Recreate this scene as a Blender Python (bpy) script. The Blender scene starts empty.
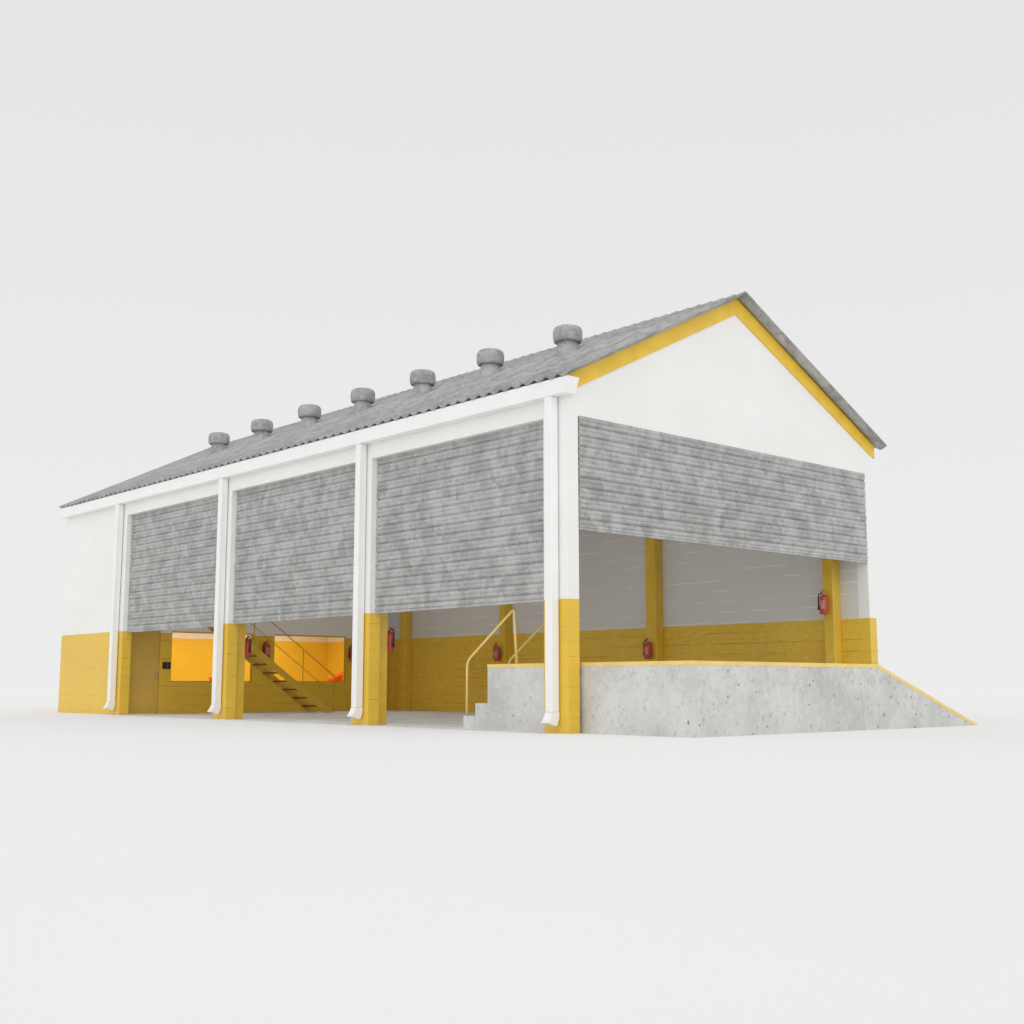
import bpy, bmesh, math, random
from mathutils import Vector, Matrix
random.seed(7)
scene = bpy.context.scene
COL = scene.collection

# ------------------------------------------------------------------ dimensions (metres)
L, W, T = 21.885, 9.6725, 0.268          # length (Y), width (X), wall thickness
HD = 2.297                               # top of the yellow dado
HL = 5.55                                # head of the openings
PW = 0.605                               # pier width
PY = [0.0, 5.861, 11.755, 17.638]        # near edge of each pier on the long front
ZE = 6.28                                # wall top at the eaves
SL = 0.495                               # roof slope
ZR = 8.728                               # roof mid surface at the ridge
WAVE = 0.305
def roof_z(x): return ZR - SL * abs(x - W / 2)

# ------------------------------------------------------------------ materials
def new_mat(name):
    m = bpy.data.materials.new(name); m.use_nodes = True
    nt = m.node_tree
    for n in list(nt.nodes): nt.nodes.remove(n)
    out = nt.nodes.new('ShaderNodeOutputMaterial')
    b = nt.nodes.new('ShaderNodeBsdfPrincipled')
    nt.links.new(b.outputs[0], out.inputs[0])
    return m, nt, b
class G:
    """small node-graph helper"""
    def __init__(s, nt): s.nt = nt
    def n(s, t, **kw):
        x = s.nt.nodes.new(t)
        for k, v in kw.items(): setattr(x, k, v)
        return x
    def link(s, a, b): s.nt.links.new(a, b)
    def put(s, sock, v):
        if isinstance(v, bpy.types.NodeSocket): s.link(v, sock)
        else: sock.default_value = v
    def math(s, op, a, b=None, c=None, clamp=False):
        x = s.n('ShaderNodeMath', operation=op, use_clamp=clamp)
        s.put(x.inputs[0], a)
        if b is not None: s.put(x.inputs[1], b)
        if c is not None: s.put(x.inputs[2], c)
        return x.outputs[0]
    def mix(s, f, a, b, mode='MIX'):
        x = s.n('ShaderNodeMix', data_type='RGBA', blend_type=mode)
        s.put(x.inputs['Factor'], f)
        s.put(x.inputs[6], a if isinstance(a, bpy.types.NodeSocket) else (*a, 1))
        s.put(x.inputs[7], b if isinstance(b, bpy.types.NodeSocket) else (*b, 1))
        return x.outputs[2]
    def ramp(s, v, p0, p1, lo=0.0, hi=1.0):
        x = s.n('ShaderNodeMapRange', interpolation_type='SMOOTHSTEP')
        s.put(x.inputs[0], v); x.inputs[1].default_value = p0; x.inputs[2].default_value = p1
        x.inputs[3].default_value = lo; x.inputs[4].default_value = hi
        return x.outputs[0]
    def pos(s, scale=(1, 1, 1), obj=False):
        if obj: src = s.n('ShaderNodeTexCoord').outputs['Object']
        else: src = s.n('ShaderNodeNewGeometry').outputs['Position']
        m = s.n('ShaderNodeMapping'); s.link(src, m.inputs[0]); m.inputs[3].default_value = scale
        return m.outputs[0]
    def noise(s, vec, scale, detail=4, rough=0.55):
        x = s.n('ShaderNodeTexNoise'); s.link(vec, x.inputs['Vector'])
        x.inputs['Scale'].default_value = scale; x.inputs['Detail'].default_value = detail; x.inputs['Roughness'].default_value = rough
        return x.outputs[0]
    def voro(s, vec, scale, feature='F1', out='Distance'):
        x = s.n('ShaderNodeTexVoronoi', feature=feature); s.link(vec, x.inputs['Vector']); x.inputs['Scale'].default_value = scale
        return x.outputs[out]
    def bump(s, h, strength, dist, prev=None):
        x = s.n('ShaderNodeBump'); s.put(x.inputs['Height'], h)
        x.inputs['Strength'].default_value = strength; x.inputs['Distance'].default_value = dist
        if prev is not None: s.link(prev, x.inputs['Normal'])
        return x.outputs[0]

YELLOW = (0.84, 0.545, 0.046)
WHITE = (0.90, 0.90, 0.885)

def masonry(name, dado=True, white=WHITE, yellow=YELLOW, contrast=1.0, inside=False):
    """painted blockwork: white above, yellow dado below"""
    m, nt, b = new_mat(name); g = G(nt)
    geo = g.n('ShaderNodeNewGeometry')
    sp = g.n('ShaderNodeSeparateXYZ'); g.link(geo.outputs['Position'], sp.inputs[0])
    sn = g.n('ShaderNodeSeparateXYZ'); g.link(geo.outputs['True Normal'], sn.inputs[0])
    side = g.math('GREATER_THAN', g.math('ABSOLUTE', sn.outputs[0]), 0.5)
    mixu = g.n('ShaderNodeMix', data_type='FLOAT'); g.link(side, mixu.inputs[0]); g.link(sp.outputs[0], mixu.inputs[2]); g.link(sp.outputs[1], mixu.inputs[3])
    u = mixu.outputs[0]
    p = geo.outputs['Position']
    wob = g.math('MULTIPLY', g.math('SUBTRACT', g.noise(g.pos((1, 1, 1)), 1.3, 2), 0.5), 0.02)
    z = g.math('ADD', sp.outputs[2], wob)
    # bed joints every 0.26 m, broken up by noise
    fr = g.math('ABSOLUTE', g.math('SUBTRACT', g.math('FRACT', g.math('DIVIDE', z, 0.26)), 0.5))
    line = g.ramp(fr, 0.44, 0.485)
    brk = g.ramp(g.noise(g.pos((0.9, 0.9, 3.5)), 1.1, 3), 0.42, 0.60)
    bed = g.math('MULTIPLY', line, brk)
    row = g.math('FLOOR', g.math('ADD', g.math('DIVIDE', z, 0.26), 0.5))
    uu = g.math('ADD', g.math('DIVIDE', u, 0.52), g.math('MULTIPLY', row, 0.5))
    fu = g.math('ABSOLUTE', g.math('SUBTRACT', g.math('FRACT', uu), 0.5))
    head = g.math('MULTIPLY', g.ramp(fu, 0.475, 0.495), g.math('MULTIPLY', brk, 0.25))
    joint = g.math('MAXIMUM', bed, head)
    fine = g.noise(g.pos((1, 1, 2.2)), 14, 5, 0.6)
    cloud = g.noise(g.pos((0.5, 0.5, 0.8)), 1.0, 5, 0.6)
    wv = g.mix(g.ramp(cloud, 0.3, 0.75), tuple(c * 0.95 for c in white), white)
    # yellow joints are fainter on faces turned to -X, stronger on the others
    front = g.math('LESS_THAN', sn.outputs[0], -0.5)
    jy = g.math('ADD', g.math('MULTIPLY', front, -0.27), 0.55 if inside else 0.40)
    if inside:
        lit = g.math('MULTIPLY', g.ramp(fr, 0.435, 0.47), g.ramp(g.noise(g.pos((0.7, 0.7, 3.8)), 1.5, 5, 0.66), 0.46, 0.58))  # light catching the joint lips, painted into the wall colour as pale lines
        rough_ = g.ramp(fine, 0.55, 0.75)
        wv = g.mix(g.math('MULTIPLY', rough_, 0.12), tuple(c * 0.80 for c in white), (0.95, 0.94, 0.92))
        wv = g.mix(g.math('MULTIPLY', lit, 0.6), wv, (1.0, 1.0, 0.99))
    else: wv = g.mix(g.math('MULTIPLY', joint, 0.05), wv, (0.72, 0.71, 0.69))
    yv = g.mix(g.ramp(cloud, 0.3, 0.75), tuple(c * 0.92 for c in yellow), yellow)
    yv = g.mix(g.math('MULTIPLY', g.ramp(fine, 0.4, 0.7), 0.16), yv, (0.84, 0.62, 0.2))
    if inside:
        rel = g.noise(g.pos((1, 1, 2.6)), 5.5, 5, 0.65)
        yv = g.mix(g.math('MULTIPLY', g.ramp(rel, 0.52, 0.66), 0.45), yv, (0.86, 0.64, 0.24))
        yv = g.mix(g.math('MULTIPLY', g.ramp(rel, 0.46, 0.34), 0.30), yv, (0.50, 0.32, 0.03))
    yv = g.mix(g.math('MULTIPLY', joint, g.math('MULTIPLY', jy, contrast)), yv, (0.36, 0.22, 0.03))
    # yellow darker towards the ground, its upper edge varied by noise
    foot_tone = g.math('MULTIPLY', g.ramp(g.math('ADD', sp.outputs[2], g.math('MULTIPLY', cloud, 0.25)), 0.34, 0.1), 0.14)
    yv = g.mix(foot_tone, yv, (0.45, 0.32, 0.12))
    if dado:
        col = g.mix(g.math('LESS_THAN', sp.outputs[2], HD), wv, yv)
    else: col = wv
    g.link(col, b.inputs['Base Color'])
    b.inputs['Roughness'].default_value = 0.36
    b.inputs['Specular IOR Level'].default_value = 0.5
    low = g.math('LESS_THAN', sp.outputs[2], HD) if dado else 0.0
    h = g.math('SUBTRACT', g.math('MULTIPLY', fine, 0.6 if inside else 0.25), g.math('MULTIPLY', joint, low))
    g.link(g.bump(h, 0.6 if inside else 0.35, 0.02), b.inputs['Normal'])
    return m

def plain(name, color, rough=0.45, spec=0.4, var=0.06, scale=3.0, metallic=0.0, bumpy=0.0, stretch=(1, 1, 1)):
    m, nt, b = new_mat(name); g = G(nt)
    n = g.noise(g.pos(stretch), scale, 5, 0.6)
    g.link(g.mix(g.ramp(n, 0.3, 0.7), tuple(c * (1 - var) for c in color), tuple(min(1, c * (1 + var)) for c in color)), b.inputs['Base Color'])
    b.inputs['Roughness'].default_value = rough; b.inputs['Specular IOR Level'].default_value = spec; b.inputs['Metallic'].default_value = metallic
    if bumpy: g.link(g.bump(g.noise(g.pos(), 30, 4), bumpy, 0.01), b.inputs['Normal'])
    return m

def galvanised(name, lo=(0.27, 0.27, 0.262), hi=(0.47, 0.47, 0.46), stretch=(1, 1, 0.55)):
    m, nt, b = new_mat(name); g = G(nt)
    warp = g.n('ShaderNodeMix', data_type='VECTOR'); warp.inputs[0].default_value = 0.25
    pv = g.pos(stretch)
    nz = g.n('ShaderNodeTexNoise'); g.link(pv, nz.inputs['Vector']); nz.inputs['Scale'].default_value = 2.2; nz.inputs['Detail'].default_value = 3
    g.link(pv, warp.inputs[4]); g.link(nz.outputs['Color'], warp.inputs[5])
    w = warp.outputs[1]
    def cell(scale):
        c = g.voro(w, scale, 'F1', 'Color'); s = g.n('ShaderNodeSeparateColor'); g.link(c, s.inputs[0]); return s.outputs[0]
    a = cell(4.6); c2 = cell(10.5)
    n = g.noise(g.pos(stretch), 1.8, 6, 0.70)
    s3 = g.noise(g.pos(stretch), 9, 4, 0.6)
    v = g.math('ADD', g.math('MULTIPLY', a, 0.24), g.math('MULTIPLY', c2, 0.24))
    v = g.math('ADD', v, g.math('MULTIPLY', g.ramp(n, 0.25, 0.75), 0.36))
    v = g.math('ADD', v, g.math('MULTIPLY', s3, 0.25))
    col = g.mix(g.ramp(v, 0.22, 0.86), lo, hi)
    spk = g.voro(g.pos((1, 1, 1)), 3.2)
    col = g.mix(g.math('MULTIPLY', g.ramp(spk, 0.12, 0.05), 0.7), col, (0.62, 0.62, 0.61))
    g.link(col, b.inputs['Base Color'])
    b.inputs['Roughness'].default_value = 0.55; b.inputs['Specular IOR Level'].default_value = 0.3; b.inputs['Metallic'].default_value = 0.1
    g.link(g.bump(s3, 0.15, 0.01), b.inputs['Normal'])
    return m

def concrete(name, base=(0.64, 0.645, 0.625), floor=False):
    m, nt, b = new_mat(name); g = G(nt)
    cl = g.noise(g.pos((1, 1, 0.8)), 0.9, 6, 0.62)
    md = g.noise(g.pos((1, 1, 0.7)), 3.6, 6, 0.68)
    fn = g.noise(g.pos(), 26, 4, 0.6)
    col = g.mix(g.ramp(cl, 0.3, 0.7), tuple(c * 0.80 for c in base), tuple(min(1, c * 1.1) for c in base))
    col = g.mix(g.math('MULTIPLY', g.ramp(md, 0.50, 0.72), 0.34), col, (0.36, 0.365, 0.36))
    col = g.mix(g.math('MULTIPLY', g.ramp(fn, 0.52, 0.72), 0.22), col, (0.40, 0.40, 0.39))
    fl = g.noise(g.pos((1, 1, 0.85)), 11, 3, 0.55)
    col = g.mix(g.math('MULTIPLY', g.ramp(fl, 0.57, 0.70), 0.0 if floor else 0.38), col, (0.32, 0.325, 0.32))
    col = g.mix(g.math('MULTIPLY', g.ramp(fl, 0.42, 0.30), 0.0 if floor else 0.45), col, (0.74, 0.74, 0.72))
    if not floor:
        stain = g.ramp(g.noise(g.pos((3.2, 3.2, 0.35)), 1.5, 4, 0.6), 0.55, 0.75)
        col = g.mix(g.math('MULTIPLY', stain, 0.16), col, (0.42, 0.42, 0.41))
    hh = g.math('MULTIPLY', fn, 0.3)
    pit_all = None
    for sc, r0, pr, st in ((1.3, 0.062, 0.50, (1, 1, 0.6)), (3.6, 0.13, 0.30, (1, 1, 0.75)), (8.0, 0.24, 0.30, (1, 1, 1))):
        vec = g.pos(st)
        # slightly ragged outline
        d = g.math('ADD', g.voro(vec, sc), g.math('MULTIPLY', g.math('SUBTRACT', fn, 0.5), 0.10))
        c = g.voro(vec, sc, 'F1', 'Color'); s = g.n('ShaderNodeSeparateColor'); g.link(c, s.inputs[0])
        rad = g.math('MULTIPLY', s.outputs[1], r0)
        on = g.math('LESS_THAN', s.outputs[0], pr)
        pit = g.math('MULTIPLY', g.math('LESS_THAN', d, rad), on)
        pit_all = pit if pit_all is None else g.math('MAXIMUM', pit_all, pit)
    if not floor:
        col = g.mix(g.math('MULTIPLY', pit_all, 0.72), col, (0.15, 0.15, 0.145))
        hh = g.math('SUBTRACT', hh, pit_all)
    g.link(col, b.inputs['Base Color'])
    b.inputs['Roughness'].default_value = 0.8; b.inputs['Specular IOR Level'].default_value = 0.25
    g.link(g.bump(hh, 0.4, 0.02), b.inputs['Normal'])
    return m

def glass(name):
    m, nt, b = new_mat(name); g = G(nt)
    out = [n for n in nt.nodes if n.type == 'OUTPUT_MATERIAL'][0]
    nt.nodes.remove(b)
    tr = g.n('ShaderNodeBsdfTransparent'); gl = g.n('ShaderNodeBsdfGlossy'); gl.inputs['Roughness'].default_value = 0.03
    tr.inputs[0].default_value = (0.98, 0.97, 0.95, 1)
    fr = g.n('ShaderNodeFresnel'); fr.inputs[0].default_value = 1.35
    mx = g.n('ShaderNodeMixShader'); g.link(fr.outputs[0], mx.inputs[0]); g.link(tr.outputs[0], mx.inputs[1]); g.link(gl.outputs[0], mx.inputs[2])
    g.link(mx.outputs[0], out.inputs[0])
    return m

M_WALL = masonry('painted_blockwork')
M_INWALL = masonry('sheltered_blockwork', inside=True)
M_YEL = plain('yellow_paint', YELLOW, 0.32, 0.5, 0.07, 2.5)
M_YELDARK = plain('yellow_steel_paint', (0.66, 0.43, 0.05), 0.4, 0.45, 0.08, 3)
M_COLUMN = plain('yellow_column_paint', (0.76, 0.50, 0.05), 0.28, 0.6, 0.08, 2.0)
M_WHITE = plain('white_enamel', (0.90, 0.90, 0.89), 0.35, 0.4, 0.02, 2)
M_SHUT = galvanised('galvanised_slats', (0.335, 0.335, 0.328), (0.52, 0.52, 0.512), (1, 1, 0.95))
M_ROOF = galvanised('fibre_cement_sheet', (0.29, 0.29, 0.288), (0.48, 0.48, 0.477), (0.9, 1.2, 0.9))
M_VENT = galvanised('weathered_vent_metal', (0.30, 0.302, 0.30), (0.47, 0.472, 0.47), (1.6, 1.6, 1.6))
M_CONC = concrete('pitted_concrete')
M_FLOOR = concrete('floor_concrete', (0.88, 0.87, 0.855), floor=True)
M_RED = plain('red_enamel', (0.50, 0.05, 0.042), 0.38, 0.7, 0.08, 8)
M_BLACK = plain('black_rubber', (0.022, 0.018, 0.016), 0.45, 0.4, 0.1, 8)
M_STEEL = plain('brushed_steel', (0.55, 0.54, 0.5), 0.3, 0.5, 0.08, 12, 0.8)
M_EDGE = plain('highlit_yellow_edging', (0.86, 0.62, 0.20), 0.4, 0.4, 0.06, 3)  # yellow made paler to carry the edge highlight in its colour
M_TREAD = plain('reddish_brown_tread', (0.20, 0.085, 0.02), 0.5, 0.3, 0.1, 4)  # even dark reddish brown for the treads
M_RAIL = plain('yellow_pipe_paint', (0.50, 0.33, 0.04), 0.4, 0.4, 0.08, 3)
M_LABEL = plain('pink_highlight_label', (0.62, 0.24, 0.22), 0.5, 0.3, 0.05, 12)  # pink tint paints the sheen on the extinguisher body
M_ORANGE = plain('red_orange_laminate', (0.85, 0.13, 0.012), 0.45, 0.4, 0.06, 3)
M_DOOR = plain('door_paint', (0.66, 0.44, 0.09), 0.45, 0.4, 0.06, 1.5)
M_GLYPH = plain('grey_green_ink', (0.16, 0.19, 0.17), 0.6, 0.2, 0.05, 20)
M_GLASS = glass('clear_glass')
M_ROOM = masonry('office_blockwork', True, (0.90, 0.86, 0.82), (0.88, 0.58, 0.03), 0.25)
M_CEIL = plain('ceiling_paint', (0.8, 0.76, 0.7), 0.7, 0.2, 0.03, 2)

def ground_mat():
    m, nt, b = new_mat('white_studio_ground'); g = G(nt)
    n = g.noise(g.pos((0.3, 0.3, 0.3)), 0.7, 4)
    g.link(g.mix(g.ramp(n, 0.3, 0.7), (0.895, 0.895, 0.895), (0.905, 0.905, 0.903)), b.inputs['Base Color'])
    b.inputs['Roughness'].default_value = 0.9; b.inputs['Specular IOR Level'].default_value = 0.0
    return m
M_GROUND = ground_mat()

# ------------------------------------------------------------------ mesh helpers
def link_bm(name, bm, mat, parent=None, bevel=0.0, seg=2, smooth=False, mats=None):
    bmesh.ops.recalc_face_normals(bm, faces=bm.faces[:])
    me = bpy.data.meshes.new(name); bm.to_mesh(me); bm.free()
    for mm in (mats or [mat]): me.materials.append(mm)
    if smooth:
        for p in me.polygons: p.use_smooth = True
    o = bpy.data.objects.new(name, me); COL.objects.link(o)
    if parent is not None: o.parent = parent
    if bevel:
        md = o.modifiers.new('bevel', 'BEVEL'); md.width = bevel; md.segments = seg; md.limit_method = 'ANGLE'; md.angle_limit = math.radians(40)
        md.harden_normals = False
    return o
def box(bm, x0, x1, y0, y1, z0, z1):
    v = [bm.verts.new(p) for p in ((x0,y0,z0),(x1,y0,z0),(x1,y1,z0),(x0,y1,z0),(x0,y0,z1),(x1,y0,z1),(x1,y1,z1),(x0,y1,z1))]
    for f in ((0,3,2,1),(4,5,6,7),(0,1,5,4),(1,2,6,5),(2,3,7,6),(3,0,4,7)): bm.faces.new([v[i] for i in f])
    return v
def boxes(*bs):
    bm = bmesh.new()
    for b in bs: box(bm, *b)
    return bm
def prism(bm, pts, axis, a, b):
    """extrude a 2-D outline: axis 'x' -> pts are (y,z); 'y' -> (x,z); 'z' -> (x,y)"""
    def P(q, t):
        return {'x': (t, q[0], q[1]), 'y': (q[0], t, q[1]), 'z': (q[0], q[1], t)}[axis]
    va = [bm.verts.new(P(q, a)) for q in pts]; vb = [bm.verts.new(P(q, b)) for q in pts]
    bm.faces.new(va); bm.faces.new(vb[::-1])
    n = len(pts)
    for i in range(n): bm.faces.new((va[i], va[(i+1) % n], vb[(i+1) % n], vb[i]))
def tube(bm, pts, r, seg=12, caps=True):
    pts = [Vector(p) for p in pts]; rings = []
    prev = None
    for i, p in enumerate(pts):
        if i == 0: d = (pts[1] - p)
        elif i == len(pts) - 1: d = (p - pts[i-1])
        else: d = (pts[i+1] - p).normalized() + (p - pts[i-1]).normalized()
        d.normalize()
        if prev is None:
            ref = Vector((0, 0, 1)) if abs(d.z) < 0.9 else Vector((1, 0, 0))
            u = d.cross(ref).normalized()
        else:
            u = (prev - d * prev.dot(d)).normalized()
        prev = u; w = d.cross(u)
        rr = r[i] if isinstance(r, (list, tuple)) else r
        rings.append([bm.verts.new(p + (u * math.cos(2*math.pi*k/seg) + w * math.sin(2*math.pi*k/seg)) * rr) for k in range(seg)])
    for a, b in zip(rings, rings[1:]):
        for k in range(seg): bm.faces.new((a[k], a[(k+1) % seg], b[(k+1) % seg], b[k]))
    if caps:
        bm.faces.new(rings[0][::-1]); bm.faces.new(rings[-1])
def lathe(bm, prof, cx, cy, seg=32):
    rings = []
    for r, z in prof:
        rings.append([bm.verts.new((cx + r*math.cos(2*math.pi*k/seg), cy + r*math.sin(2*math.pi*k/seg), z)) for k in range(seg)])
    for a, b in zip(rings, rings[1:]):
        for k in range(seg): bm.faces.new((a[k], a[(k+1) % seg], b[(k+1) % seg], b[k]))
    bm.faces.new(rings[0][::-1]); bm.faces.new(rings[-1])
def arc(p0, p1, p2, r, n=6):
    """points rounding the corner p1 between p0 and p2"""
    p0, p1, p2 = Vector(p0), Vector(p1), Vector(p2)
    a = p1 + (p0 - p1).normalized() * r; b = p1 + (p2 - p1).normalized() * r
    return [a*(1-t)**2 + p1*2*t*(1-t) + b*t*t for t in [i/n for i in range(n+1)]]
def thing(name, label, cat, loc=(0, 0, 0), group=None):
    o = bpy.data.objects.new(name, None); COL.objects.link(o); o.location = loc
    o.empty_display_size = 0.3
    o['label'] = label; o['category'] = cat
    if group: o['group'] = group
    return o
def tag(o, label, cat, group=None):
    o['label'] = label; o['category'] = cat
    if group: o['group'] = group
    return o
def smooth_by_angle(o, ang=35):
    me = o.data
    for p in me.polygons: p.use_smooth = True
    a = me.attributes.get('sharp_edge') or me.attributes.new('sharp_edge', 'BOOLEAN', 'EDGE')
    bm = bmesh.new(); bm.from_mesh(me); bm.edges.ensure_lookup_table()
    for e in bm.edges:
        s = True if len(e.link_faces) != 2 else e.calc_face_angle(0) > math.radians(ang)
        a.data[e.index].value = s
    bm.free()

# ------------------------------------------------------------------ setting
bm = bmesh.new()
R = 900
vs = [bm.verts.new((x, y, 0)) for x, y in ((-R, -R), (R, -R), (R, R), (-R, R))]; bm.faces.new(vs)
gr = link_bm('ground', bm, M_GROUND); gr['kind'] = 'structure'
bm = bmesh.new()
vs = [bm.verts.new((x, y, 0.004)) for x, y in ((0.03, 0.03), (W-0.03, 0.03), (W-0.03, L-0.03), (0.03, L-0.03))]; bm.faces.new(vs)
fl = link_bm('floor', bm, M_FLOOR); fl['kind'] = 'structure'

# ------------------------------------------------------------------ the warehouse
wh = thing('warehouse', 'white and yellow warehouse with grey corrugated gable roof and half-raised roller shutters', 'warehouse')

# long front wall: piers and lintel in one outline, openings cut to the ground
pts = [(T, 0)]
pts += [(PY[0]+PW, 0), (PY[0]+PW, HL), (PY[1], HL), (PY[1], 0), (PY[1]+PW, 0), (PY[1]+PW, HL), (PY[2], HL), (PY[2], 0),
        (PY[2]+PW, 0), (PY[2]+PW, HL), (PY[3], HL), (PY[3], 0), (L-T, 0), (L-T, ZE), (T, ZE)]
bm = bmesh.new(); prism(bm, pts, 'x', 0, T)
w1 = link_bm('wall', bm, M_WALL, wh); w1['label'] = 'long front wall with three open bays between piers'
bm = boxes((W-T, W, T, L-T, 0, ZE))
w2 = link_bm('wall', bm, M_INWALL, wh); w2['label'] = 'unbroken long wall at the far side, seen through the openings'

# gable walls
zt = 6.255
gp = [(0, 0), (T, 0), (T, 5.54), (W-T, 5.54), (W-T, 0), (W, 0), (W, roof_z(W)-0.03), (W/2, ZR-0.03), (0, roof_z(0)-0.03)]
bm = bmesh.new(); prism(bm, gp, 'y', 0, T)
gw = link_bm('gable_wall', bm, M_WALL, wh); gw['label'] = 'near gable wall, open below a half-raised shutter'
gp2 = [(0, 0), (W, 0), (W, roof_z(W)-0.03), (W/2, ZR-0.03), (0, roof_z(0)-0.03)]
bm = bmesh.new(); prism(bm, gp2, 'y', L-T, L)
link_bm('gable_wall', bm, M_WALL, wh)

# columns standing against the inside of the long walls
def column(x0, x1, y0, y1):
    return link_bm('column', boxes((x0, x1, y0, y1, 0.004, 6.2)), M_COLUMN, wh, bevel=0.018)
for y in (5.99, 11.88):
    column(T+0.002, T+0.30, y, y+0.32)
for y0, y1 in ((0.73, 1.0), (6.05, 6.39), (11.92, 12.16), (16.75, 17.03)):
    column(W-T-0.30, W-T-0.002, y0, y1)

# bargeboards on the near gable
def board(xs, xe, name='bargeboard'):
    k = 0.495 if xs < W/2 - 0.1 else 0.482
    low = lambda x: 8.332 - k * abs(x - W/2)
    a, b_ = roof_z(xs) - 0.035, roof_z(xe) - 0.035
    bm = bmesh.new(); prism(bm, [(xs, low(xs)), (xe, low(xe)), (xe, b_), (xs, a)], 'y', -0.035, -0.001)
    return bm
link_bm('bargeboard', board(-0.10, W/2), M_YEL, wh)
link_bm('bargeboard', board(W/2+0.0005, W+0.135), M_YEL, wh)

# roof: two corrugated slopes in four overlapping courses, plus ridge cap
RY0, RY1 = -0.29, L + 0.15
AMP = 0.032
def wave(y): return AMP * math.cos(2*math.pi*(y - RY0)/WAVE)
def slope_bm(sign, x_out, x_in, courses, lift=0.0):
    bm = bmesh.new()
    n = int(round((RY1 - RY0) / WAVE * 8)); ysn = [RY0 + (RY1-RY0)*i/n for i in range(n+1)]
    ds = [x_out + (x_in - x_out) * i / courses for i in range(courses+1)]
    for c in range(courses):
        xa = ds[c] + (0.0 if c == 0 else (0.08 if x_out > x_in else -0.08)); xb = ds[c+1]
        rows = []
        for (x, up) in ((xa, 0.018 if c else 0.0), ((xa+xb)/2, 0.009 if c else 0.0), (xb, 0.0)):
            rows.append([bm.verts.new((x, y, roof_z(x) + wave(y) + up + lift)) for y in ysn])
        for a, b in zip(rows, rows[1:]):
            for i in range(n): bm.faces.new((a[i], a[i+1], b[i+1], b[i]))
    return bm
def solid(o, t=0.04):
    md = o.modifiers.new('thick', 'SOLIDIFY'); md.thickness = t; md.offset = -1
for sgn, xo in ((-1, -0.235), (1, W + 0.27)):
    o = link_bm('roof', slope_bm(sgn, xo, W/2, 1), M_ROOF, wh, smooth=True)
    o['label'] = 'roof slope over the bays, with the vents' if sgn < 0 else 'far roof slope, seen from under its edge'
    solid(o, 0.034 if sgn < 0 else 0.022)
    # ridge capping half, follows the corrugation
    c = link_bm('ridge_cap', slope_bm(sgn, W/2 + sgn*0.30, W/2, 1, 0.008), M_ROOF, o, smooth=True)
    solid(c, 0.02)

# roof vents (7), pipe through the sheet with a rounded hood
VX = 2.9
vent0 = None
for k in range(7):
    y = 2.913 + 2.4975 * k
    if vent0 is None:
        bm = bmesh.new()
        lathe(bm, [(0.25, -0.24), (0.235, 0.03), (0.222, 0.06), (0.218, 0.38)], 0, 0, 36)
        v = link_bm('roof_vent', bm, M_VENT, wh, smooth=False); smooth_by_angle(v)
        v['label'] = 'stubby grey ventilator with a rounded hood'
        bm = bmesh.new()
        prof = [(0.20, 0.225), (0.262, 0.185), (0.290, 0.195), (0.305, 0.235), (0.314, 0.31), (0.314, 0.40), (0.303, 0.465), (0.278, 0.505), (0.24, 0.527), (0.15, 0.543), (0.012, 0.55)]
        lathe(bm, prof, 0, 0, 36)
        h = link_bm('hood', bm, M_VENT, v); smooth_by_angle(h, 50)
        v.location = (VX, y, roof_z(VX) + 0.025); vent0 = v
    else:
        v = vent0.copy(); COL.objects.link(v); v.parent = wh; v.location = (VX, y, roof_z(VX) + 0.025)
        h = vent0.children[0].copy(); COL.objects.link(h); h.parent = v
    v.rotation_euler.z = 0.7 * k

# eaves gutter: open box channel with a sheared end, as seen over the corner
GX0, GX1, GZ0, GZ1 = -0.205, -0.003, 5.872, 6.165
bm = bmesh.new()
prof = [(GX0, GZ1), (GX0, GZ0), (GX1, GZ0), (GX1, GZ1), (GX1-0.015, GZ1), (GX1-0.015, GZ0+0.02), (GX0+0.015, GZ0+0.02), (GX0+0.015, GZ1)]
def gut(prof, ya, yb):
    def sh(z): return -0.075 * (z - GZ0) / (GZ1 - GZ0)
    va = [bm.verts.new((x, ya + sh(z), z)) for x, z in prof]; vb = [bm.verts.new((x, yb + sh(z), z)) for x, z in prof]
    bm.faces.new(va[::-1]); bm.faces.new(vb); n = len(prof)
    for i in range(n): bm.faces.new((va[i], va[(i+1) % n], vb[(i+1) % n], vb[i]))
gut(prof, -0.128, L + 0.145)
gt = link_bm('gutter', bm, M_WHITE, wh, bevel=0.006)
bm = bmesh.new()
gut([(GX0, GZ1), (GX0, GZ0), (0.062, GZ0), (0.092, GZ1)], -0.15, -0.129)
gut([(GX1+0.002, GZ1), (GX1+0.002, GZ0), (0.062, GZ0), (0.092, GZ1)], -0.1288, -0.04 + 0.0)
link_bm('end_cap', bm, M_WHITE, gt, bevel=0.005)

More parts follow.
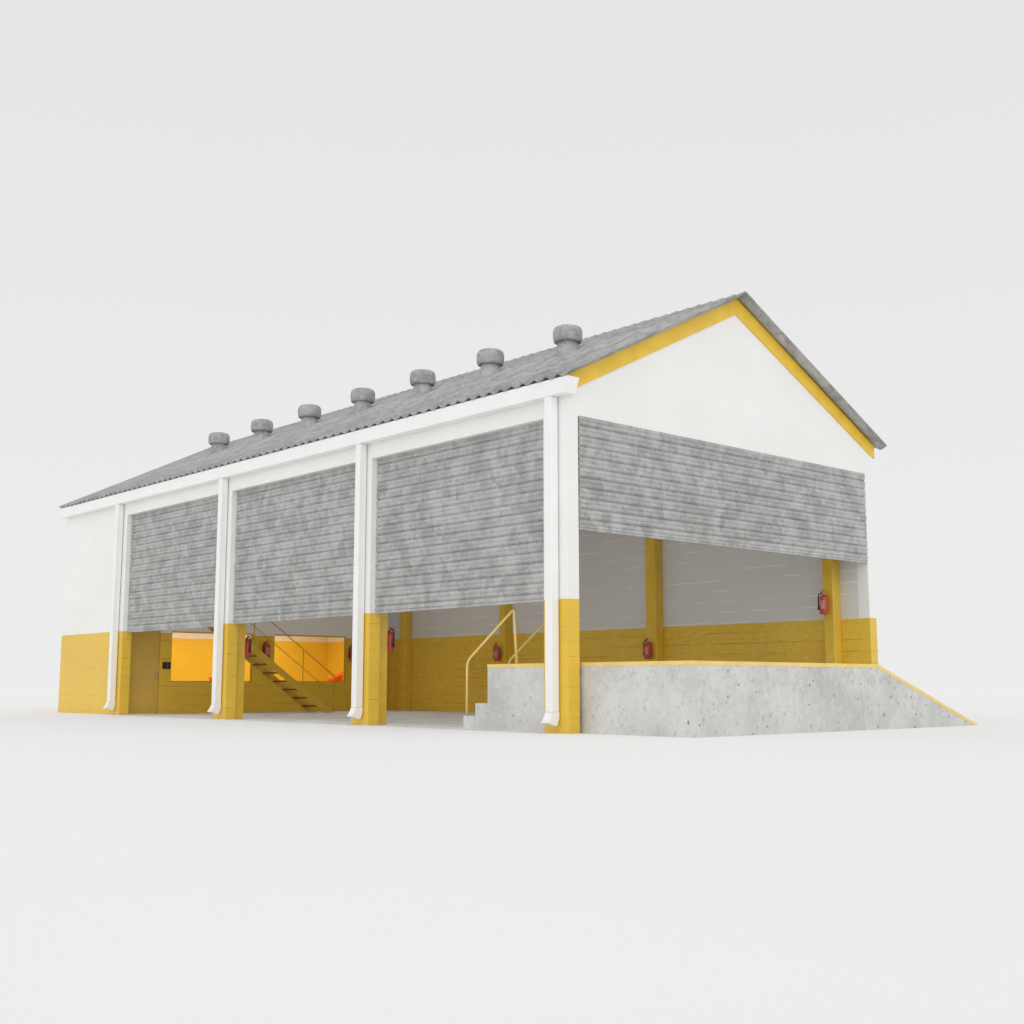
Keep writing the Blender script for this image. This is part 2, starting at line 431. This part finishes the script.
# downpipes (4), square with a kicked-out shoe
dp0 = None
for y in (0.205, 6.02, 11.92, 17.85):
    if dp0 is None:
        bm = bmesh.new(); s = 0.175
        box(bm, -0.198, -0.198+s, 0, s, 0.36, GZ0-0.002)
        d = link_bm('downpipe', bm, M_WHITE, wh, bevel=0.014, seg=3)
        bm = bmesh.new()
        # shoe: ring path bending outward
        path = [(-0.198, -0.023, 0.359), (-0.200, -0.022, 0.34), (-0.222, -0.030, 0.29), (-0.262, -0.058, 0.225), (-0.300, -0.085, 0.185)]
        zs2 = [0.359, 0.33, 0.25, 0.175, 0.125]
        outer = [(p[0], p[2]) for p in path]; inner = [(p[1], z) for p, z in zip(path, zs2)]
        th = 0.012
        ring = []
        for (ox, oz), (ix, iz) in zip(outer, inner):
            ring.append([bm.verts.new((ox, 0, oz)), bm.verts.new((ix, 0, iz)), bm.verts.new((ix, s, iz)), bm.verts.new((ox, s, oz))])
        for a, b in zip(ring, ring[1:]):
            for k in range(4): bm.faces.new((a[k], a[(k+1) % 4], b[(k+1) % 4], b[k]))
        sp = link_bm('shoe', bm, M_WHITE, d); 
        md = sp.modifiers.new('thick', 'SOLIDIFY'); md.thickness = th; md.offset = -1
        smooth_by_angle(sp, 40)
        d.location = (0, y, 0); dp0 = d
    else:
        d = dp0.copy(); COL.objects.link(d); d.parent = wh; d.location = (0, y, 0)
        c = dp0.children[0].copy(); COL.objects.link(c); c.parent = d

# roller shutters: curved slats with a smaller rib under each, plus a bottom rail
PITCH = 0.186
def slat_profile(z0, z1):
    """(offset outwards, z) running from z0 (bottom) up to z1"""
    pts = []; z = z1
    shape = [(0.004, 0.0), (0.018, 0.06), (0.038, 0.16), (0.048, 0.27), (0.047, 0.38), (0.036, 0.47), (0.030, 0.52), (0.036, 0.57), (0.046, 0.66), (0.044, 0.76), (0.032, 0.86), (0.015, 0.94)]
    while z > z0:
        for o, t in shape:
            zz = z - t * PITCH
            if zz > z0: pts.append((o, zz))
        z -= PITCH
    pts.append((0.0, z0))
    return pts
def shutter(axis, c, a, b, z0, z1, label):
    """axis 'x': the face looks to -X at x=c and spans y a..b; axis 'y': looks to -Y at y=c and spans x a..b"""
    bm = bmesh.new(); prof = slat_profile(z0 + 0.05, z1)
    n = 3
    rows = []
    for o, z in prof:
        if axis == 'x': rows.append([bm.verts.new((c - o, a + (b-a)*i/n, z)) for i in range(n+1)])
        else: rows.append([bm.verts.new((a + (b-a)*i/n, c - o, z)) for i in range(n+1)])
    for r, s in zip(rows, rows[1:]):
        for i in range(n): bm.faces.new((r[i], r[i+1], s[i+1], s[i]))
    # back skin closes each end so the slats read as solid
    if axis == 'x': back = [(c + 0.02, a), (c + 0.02, b)]
    o = link_bm('roller_shutter', bm, M_SHUT, wh); o['label'] = label
    smooth_by_angle(o, 50)
    md = o.modifiers.new('thick', 'SOLIDIFY'); md.thickness = 0.016; md.offset = 0
    if axis == 'x': rb = boxes((c - 0.040, c + 0.012, a, b, z0, z0 + 0.048))
    else: rb = boxes((a, b, c - 0.040, c + 0.012, z0, z0 + 0.048))
    link_bm('bottom_rail', rb, M_SHUT, o, bevel=0.006)
    return o
g_ = 0.012
shutter('x', 0.178, PY[0]+PW+g_, PY[1]-g_, 2.285, HL+0.05, 'half-raised shutter nearest the corner on the long side')
shutter('x', 0.178, PY[1]+PW+g_, PY[2]-g_, 2.285, HL+0.05, 'half-raised shutter in the middle bay')
shutter('x', 0.178, PY[2]+PW+g_, PY[3]-g_, 2.26, HL+0.05, 'half-raised shutter in the bay by the closed wall')
shutter('y', 0.034, T+0.024, W-T-0.003, 3.515, 5.57, 'wide shutter raised higher, over the loading dock')

# partition with door and two windows (rear office)
YP = 17.98; YB = YP + 0.16
xl, xr = T + 0.002, W - T - 0.002
DX0, DX1, DZ = 0.40, 1.31, 2.36
A0, A1, B0, B1, WZ0, WZ1 = 1.655, 4.31, 5.05, 7.69, 0.893, 2.352
# built of cells so the openings are real
def cells(xs, zs, hole, y0, y1):
    bm = bmesh.new(); vc = {}
    def V(i, k, s):
        key = (i, k, s)
        if key not in vc: vc[key] = bm.verts.new((xs[i], (y0, y1)[s], zs[k]))
        return vc[key]
    nx, nz = len(xs)-1, len(zs)-1
    full = lambda i, k: 0 <= i < nx and 0 <= k < nz and not hole((xs[i]+xs[i+1])/2, (zs[k]+zs[k+1])/2)
    for i in range(nx):
        for k in range(nz):
            if not full(i, k): continue
            bm.faces.new((V(i,k,0), V(i+1,k,0), V(i+1,k+1,0), V(i,k+1,0))); bm.faces.new((V(i,k+1,1), V(i+1,k+1,1), V(i+1,k,1), V(i,k,1)))
            if not full(i-1, k): bm.faces.new((V(i,k,0), V(i,k+1,0), V(i,k+1,1), V(i,k,1)))
            if not full(i+1, k): bm.faces.new((V(i+1,k+1,0), V(i+1,k,0), V(i+1,k,1), V(i+1,k+1,1)))
            if not full(i, k-1): bm.faces.new((V(i+1,k,0), V(i,k,0), V(i,k,1), V(i+1,k,1)))
            if not full(i, k+1): bm.faces.new((V(i,k+1,0), V(i+1,k+1,0), V(i+1,k+1,1), V(i,k+1,1)))
    return bm
def hole(x, z):
    return (DX0 < x < DX1 and z < DZ) or (WZ0 < z < WZ1 and (A0 < x < A1 or B0 < x < B1))
bm = cells([xl, DX0, DX1, A0, A1, B0, B1, xr], [0.004, WZ0, WZ1, DZ, 6.3], hole, YP, YB)
link_bm('partition_wall', bm, M_WALL, wh)
d = link_bm('door', boxes((DX0+0.006, DX1-0.006, YP+0.03, YP+0.075, 0.012, DZ-0.006)), M_DOOR, wh, bevel=0.004)
bm = bmesh.new()
tube(bm, [(1.20, YP+0.03, 0.975), (1.20, YP-0.035, 0.975), (1.20, YP-0.035, 1.175), (1.20, YP+0.03, 1.175)], 0.016, 8)
link_bm('handle', bm, M_STEEL, d)
for x0, x1 in ((A0, A1), (B0, B1)):
    f = 0.035
    bm = boxes((x0+0.002, x0+f, YP+0.05, YP+0.10, WZ0+0.002, WZ1-0.002), (x1-f, x1-0.002, YP+0.05, YP+0.10, WZ0+0.002, WZ1-0.002),
               (x0+f+0.0005, x1-f-0.0005, YP+0.052, YP+0.098, WZ0+0.002, WZ0+f), (x0+f+0.0005, x1-f-0.0005, YP+0.052, YP+0.098, WZ1-f, WZ1-0.002))
    wn = link_bm('window', bm, M_YELDARK, wh)
    wn['label'] = 'internal window beside the door' if x0 < 3 else 'internal window behind the staircase'
    link_bm('pane', boxes((x0+f+0.001, x1-f-0.001, YP+0.072, YP+0.078, WZ0+f+0.001, WZ1-f-0.001)), M_GLASS, wn)
# office lining (warm coloured inside faces) and its ceiling
bm = boxes((T+0.003, W-T-0.003, L-T-0.02, L-T-0.003, 0.006, 2.98), (W-T-0.02, W-T-0.003, YB+0.003, L-T-0.021, 0.006, 2.84), (T+0.003, T+0.02, YB+0.003, L-T-0.021, 0.006, 2.84))
link_bm('lining', bm, M_ROOM, wh)
link_bm('ceiling', boxes((T+0.022, W-T-0.022, YB+0.004, L-T-0.022, 2.85, 2.97)), M_CEIL, wh)

# ------------------------------------------------------------------ loading dock with steps, ramp and handrails
HP = 1.2; PX = 0.34; PYF = -2.41; PB = 2.51
dk = thing('loading_dock', 'pitted grey concrete loading dock with yellow edge and side ramp under the gable shutter', 'loading dock')
XR = W - T - 0.004
SX1 = 1.60                                   # inner side of the stair slot
# platform plan with the stair slot cut out of its back-left corner
ST = [3.22, 2.865, 2.51, 2.16, 1.81]
pl = [(PX, PYF), (5.73, PYF), (5.73, -0.02), (XR, -0.02), (XR, PB), (SX1, PB), (SX1, ST[4]), (PX+0.10, ST[4]), (PX+0.10, PB), (PX, PB)]
bm = bmesh.new(); prism(bm, pl, 'z', -0.03, HP)
link_bm('platform', bm, M_CONC, dk)
bm = bmesh.new(); prism(bm, [(5.7305, -0.03), (9.335, -0.03), (9.335, 0.03), (5.7305, HP)], 'y', PYF, -0.02)
link_bm('ramp', bm, M_CONC, dk)
for i in range(4):
    x0 = PX if i < 2 else PX + 0.104
    yb = ST[i+1] + 0.002 if i < 3 else ST[4] + 0.002
    bm = boxes((x0 + 0.0, SX1 - 0.004, yb, ST[i] - (0.0 if i != 2 else 0.002), -0.02, 0.24*(i+1)))
    link_bm('step', bm, M_CONC, dk, bevel=0.008)
# yellow edging angle, set 6 mm proud of the concrete
e = 0.006; eh = 0.064
bm = boxes((PX-e, PX+0.07, PYF-e, PB+e, HP-eh, HP+e))
box(bm, PX+0.0705, 5.732, PYF-e, PYF+0.07, HP-eh, HP+e)
link_bm('edge_strip', bm, M_EDGE, dk, bevel=0.006)
bm = bmesh.new()
def rz(x): return HP + (x - 5.73) * (0.03 - HP) / (9.335 - 5.73)
prism(bm, [(5.733, HP-eh), (9.25, rz(9.25)-eh*1.0), (9.40, 0.008), (9.40, 0.03), (9.335, rz(9.335)+e), (5.733, HP+e)], 'y', PYF-e, PYF+0.07)
link_bm('edge_strip', bm, M_EDGE, dk)
# handrails
def rail(x):
    p = [(x, 3.17, 0.24), (x, 3.17, 1.27)]
    top = (x, 1.83, 2.21)
    pts = [p[0]] + arc(p[0], p[1], top, 0.13) + arc(p[1], top, (x, 1.755, 1.2), 0.06) + [(x, 1.75, HP)]
    bm = bmesh.new(); tube(bm, pts, 0.024, 12)
    o = link_bm('handrail', bm, M_EDGE, dk, smooth=True); return o
rail(PX+0.05); rail(1.45)

# ------------------------------------------------------------------ steel staircase to the upper floor
st = thing('steel_staircase', 'yellow open-tread steel staircase with pipe handrail in front of the rear windows', 'staircase', (5.93, 16.0, 0))
Y0, Y1 = 16.0, 16.86; XF = 5.93; SLP = 0.706; RISE = 0.24; NT = 12; VT = 0.225
xt = XF - 13*RISE/SLP
def local(bm):
    bmesh.ops.translate(bm, verts=bm.verts[:], vec=(-5.93, -16.0, 0)); return bm
for y in (Y0, Y1):
    bm = bmesh.new()
    prism(bm, [(XF, 0.006), (XF - VT/SLP, 0.006), (xt - 0.05, 13*RISE - VT + 0.05*SLP), (xt - 0.05, 13*RISE + 0.05*SLP)], 'y', y - 0.025, y + 0.025)
    link_bm('stringer', local(bm), M_YELDARK, st, bevel=0.006)
for k in range(1, NT+1):
    x = XF - k*RISE/SLP
    bm = boxes((x - 0.235, x - 0.005, Y0+0.0255, Y1-0.0255, k*RISE-0.062, k*RISE-0.016))
    link_bm('tread', local(bm), M_TREAD, st)
bm = boxes((T+0.31, xt-0.052, Y0-0.02, YP-0.004, 13*RISE-0.12, 13*RISE))
link_bm('landing', local(bm), M_YELDARK, st)
bm = bmesh.new()
fz = lambda x: (XF - x)*SLP
tube(bm, [(XF, Y0, 0.006), (XF, Y0, 1.075), (xt, Y0, 1.075+fz(xt)), (T+0.35, Y0, 1.075+fz(xt)), (T+0.35, Y0, 13*RISE)], 0.018, 10)
hr = link_bm('handrail', local(bm), M_RAIL, st)
for x in (4.84, 3.2, xt-0.02):
    bm = bmesh.new(); tube(bm, [(x, Y0, fz(x)-0.05), (x, Y0, 1.075+fz(x))], 0.014, 8)
    c = link_bm('post', local(bm), M_RAIL, hr)
bm = bmesh.new(); tube(bm, [(XF, Y0, 0.53), (xt, Y0, 0.53+fz(xt)), (T+0.35, Y0, 0.53+fz(xt))], 0.013, 8)
link_bm('mid_rail', local(bm), M_RAIL, hr)

# ------------------------------------------------------------------ fire extinguishers (origin: mid height, against the wall, facing +X)
EXG = 'red fire extinguishers hung on columns and walls'
def make_ext(label):
    t = thing('fire_extinguisher', label, 'fire extinguisher', group=EXG)
    cx = 0.125
    bm = bmesh.new()
    lathe(bm, [(0.06, -0.262), (0.086, -0.258), (0.095, -0.243), (0.095, 0.09), (0.088, 0.13), (0.066, 0.160), (0.034, 0.178), (0.028, 0.192)], cx, 0, 24)
    b_ = link_bm('cylinder_body', bm, M_RED, t); smooth_by_angle(b_, 40)
    bm = bmesh.new()
    lathe(bm, [(0.0962, -0.14), (0.0962, 0.045)], cx, 0, 24)
    # label wraps only the front; its pink stands in for the body's highlight
    dele = [f for f in bm.faces if f.calc_center_median().x < cx + 0.062 or len(f.verts) > 4]
    bmesh.ops.delete(bm, geom=dele, context='FACES')
    link_bm('sheen_label', bm, M_LABEL, b_, smooth=True)
    bm = bmesh.new(); lathe(bm, [(0.024, 0.190), (0.024, 0.218), (0.018, 0.225), (0.018, 0.236)], cx, 0, 14)
    v = link_bm('valve', bm, M_STEEL, t); smooth_by_angle(v, 40)
    bm = bmesh.new()
    prism(bm, [(cx-0.015, 0.226), (cx+0.11, 0.238), (cx+0.115, 0.246), (cx-0.015, 0.238)], 'y', -0.012, 0.012)
    prism(bm, [(cx-0.015, 0.240), (cx+0.095, 0.275), (cx+0.098, 0.284), (cx-0.02, 0.252)], 'y', -0.012, 0.012)
    link_bm('lever', bm, M_RED, v)
    bm = bmesh.new()
    pts = [(cx, -0.02, 0.205), (cx+0.005, -0.06, 0.222), (cx+0.01, -0.115, 0.190), (cx+0.012, -0.135, 0.12), (cx+0.012, -0.132, 0.02), (cx+0.01, -0.128, -0.05)]
    tube(bm, pts, 0.015, 10)
    h = link_bm('hose', bm, M_BLACK, t, smooth=True)
    bm = bmesh.new(); tube(bm, [(cx+0.01, -0.128, -0.045), (cx+0.008, -0.130, -0.09), (cx+0.006, -0.135, -0.16)], [0.016, 0.022, 0.03], 12)
    n = link_bm('nozzle', bm, M_BLACK, h); smooth_by_angle(n, 40)
    bm = boxes((0.001, 0.006, -0.03, 0.03, -0.15, 0.17), (0.006, 0.03, -0.02, 0.02, 0.02, 0.06))
    link_bm('bracket', bm, M_STEEL, t)
    return t
exts = [  # x, y, z, heading, label
    (W-T-0.302, 0.895, 2.66, math.pi, 'red fire extinguisher hung high on the yellow column nearest the gable opening, above the dock'),
    (W-T-0.302, 6.22, 1.735, math.pi, 'red fire extinguisher low on the middle yellow column, just above the dock edge'),
    (W-T-0.302, 12.10, 1.755, math.pi, 'small red fire extinguisher on the yellow column seen beneath the dock handrail'),
    (T+0.302, 6.10, 1.775, 0.0, 'red fire extinguisher peeking out behind the brick pier right of the stairs'),
    (T+0.302, 12.02, 1.775, 0.0, 'red fire extinguisher peeking out behind the pier at the upper stair treads'),
    (4.72, YP-0.001, 1.88, -math.pi/2, 'dark red fire extinguisher on the yellow wall between the two orange-lit windows'),
    (7.86, YP-0.001, 1.83, -math.pi/2, 'fire extinguisher on rear wall right of window, mostly hidden by a white downpipe'),
]
e0 = None
for x, y, z, rz_, lab in exts:
    if e0 is None: t = e0 = make_ext(lab)
    else:
        t = e0.copy(); COL.objects.link(t); t['label'] = lab
        for ch in e0.children:
            c = ch.copy(); COL.objects.link(c); c.parent = t
            for gch in ch.children:
                q = gch.copy(); COL.objects.link(q); q.parent = c
    t.location = (x, y, z); t.rotation_euler.z = rz_

# ------------------------------------------------------------------ small black display beside the door
dp = thing('wall_display', 'small black rectangular display with grey figure on wall between door and window', 'wall display', (1.512, YP, 1.367))
link_bm('casing', boxes((-0.12, 0.12, -0.032, -0.001, -0.098, 0.098)), M_BLACK, dp, bevel=0.006)
bm = bmesh.new()
prism(bm, [(-0.018, 0.062), (0.045, 0.062), (0.045, 0.040), (-0.018, 0.040)], 'y', -0.036, -0.0325)
prism(bm, [(0.026, 0.0395), (0.045, 0.0395), (0.018, -0.060), (-0.002, -0.060)], 'y', -0.036, -0.0325)
link_bm('numeral', bm, M_GLYPH, dp)

# ------------------------------------------------------------------ red-orange sloped desks inside the rear office
for i, (x, lab) in enumerate(((3.78, 'red-orange sloped desk top showing at the lower right corner of the left rear window'),
                              (8.14, 'red-orange sloped desk top showing at the lower right corner of the right rear window'))):
    t = thing('sloped_desk', lab, 'desk', (x, 19.35, 0), group='red-orange sloped desks in the rear room')
    bm = bmesh.new(); prism(bm, [(0, 0.99), (0.8, 1.277), (0.8, 1.317), (0, 1.03)], 'y', 0, 0.4)
    link_bm('desk_top', bm, M_ORANGE, t, bevel=0.005)
    bm = bmesh.new(); prism(bm, [(0.05, 0.72), (0.75, 0.72), (0.75, 1.257), (0.05, 1.006)], 'y', 0.02, 0.38)
    link_bm('cabinet', bm, M_ORANGE, t, bevel=0.005)
    for lx in (0.06, 0.69):
        for ly in (0.03, 0.32):
            link_bm('leg', boxes((lx, lx+0.05, ly, ly+0.05, 0.006, 0.719)), M_STEEL, t)

# ------------------------------------------------------------------ light: white studio surround plus the lit rear office and an added hall fill
wd = bpy.data.worlds.new('World'); scene.world = wd; wd.use_nodes = True
nt = wd.node_tree; g = G(nt)
bg = nt.nodes['Background']
tc = g.n('ShaderNodeTexCoord')
sx = g.n('ShaderNodeSeparateXYZ'); g.link(tc.outputs['Generated'], sx.inputs[0])
key = Vector((-0.62, -0.66, 0.42)).normalized()
dt = g.n('ShaderNodeVectorMath', operation='DOT_PRODUCT'); g.link(tc.outputs['Generated'], dt.inputs[0]); dt.inputs[1].default_value = key
soft = g.ramp(dt.outputs['Value'], 0.35, 0.98, 0.0, 0.585)          # broad soft box behind the camera
elev = g.ramp(sx.outputs[2], 0.0, 0.55, 0.845, 0.79)
val = g.math('ADD', elev, soft)
cb = g.n('ShaderNodeCombineColor'); 
for i, k in enumerate((1.0, 1.0, 0.998)): g.link(g.math('MULTIPLY', val, k), cb.inputs[i])
g.link(cb.outputs[0], bg.inputs[0]); bg.inputs[1].default_value = 1.0

for i, x in enumerate((3.0, 6.6)):
    ld = bpy.data.lights.new('ceiling_lamp', 'AREA'); ld.shape = 'RECTANGLE'; ld.size = 2.6; ld.size_y = 1.2; ld.energy = 54; ld.color = (1.0, 0.91, 0.76)
    lo = bpy.data.objects.new('ceiling_lamp', ld); COL.objects.link(lo); lo.location = (x, 19.8, 2.84)

for i, y in enumerate((4.5, 12.5)):  # unseen fill lights added under the roof to brighten the hall
    ld = bpy.data.lights.new('hall_fill', 'AREA'); ld.shape = 'RECTANGLE'; ld.size = 5.0; ld.size_y = 6.0; ld.energy = 78; ld.color = (1.0, 0.97, 0.93)
    lo = bpy.data.objects.new('hall_fill', ld); COL.objects.link(lo); lo.location = (W/2, y, 6.1)

# ------------------------------------------------------------------ camera
cd = bpy.data.cameras.new('camera'); cam = bpy.data.objects.new('camera', cd); COL.objects.link(cam)
cam.location = (-14.862, -15.115, 0.8324)
cd.sensor_width = 36; cd.lens = 43.261; cd.clip_start = 0.1; cd.clip_end = 3000
yaw, pitch = math.radians(41.905), math.radians(7.971)
cam.rotation_euler = (math.pi/2 + pitch, 0, -yaw)
scene.camera = cam

scene.view_settings.view_transform = 'Standard'; scene.view_settings.look = 'None'
scene.view_settings.exposure = 0; scene.view_settings.gamma = 1
scene.render.engine = 'CYCLES'
scene.cycles.max_bounces = 10; scene.cycles.diffuse_bounces = 6
scene.cycles.use_denoising = True
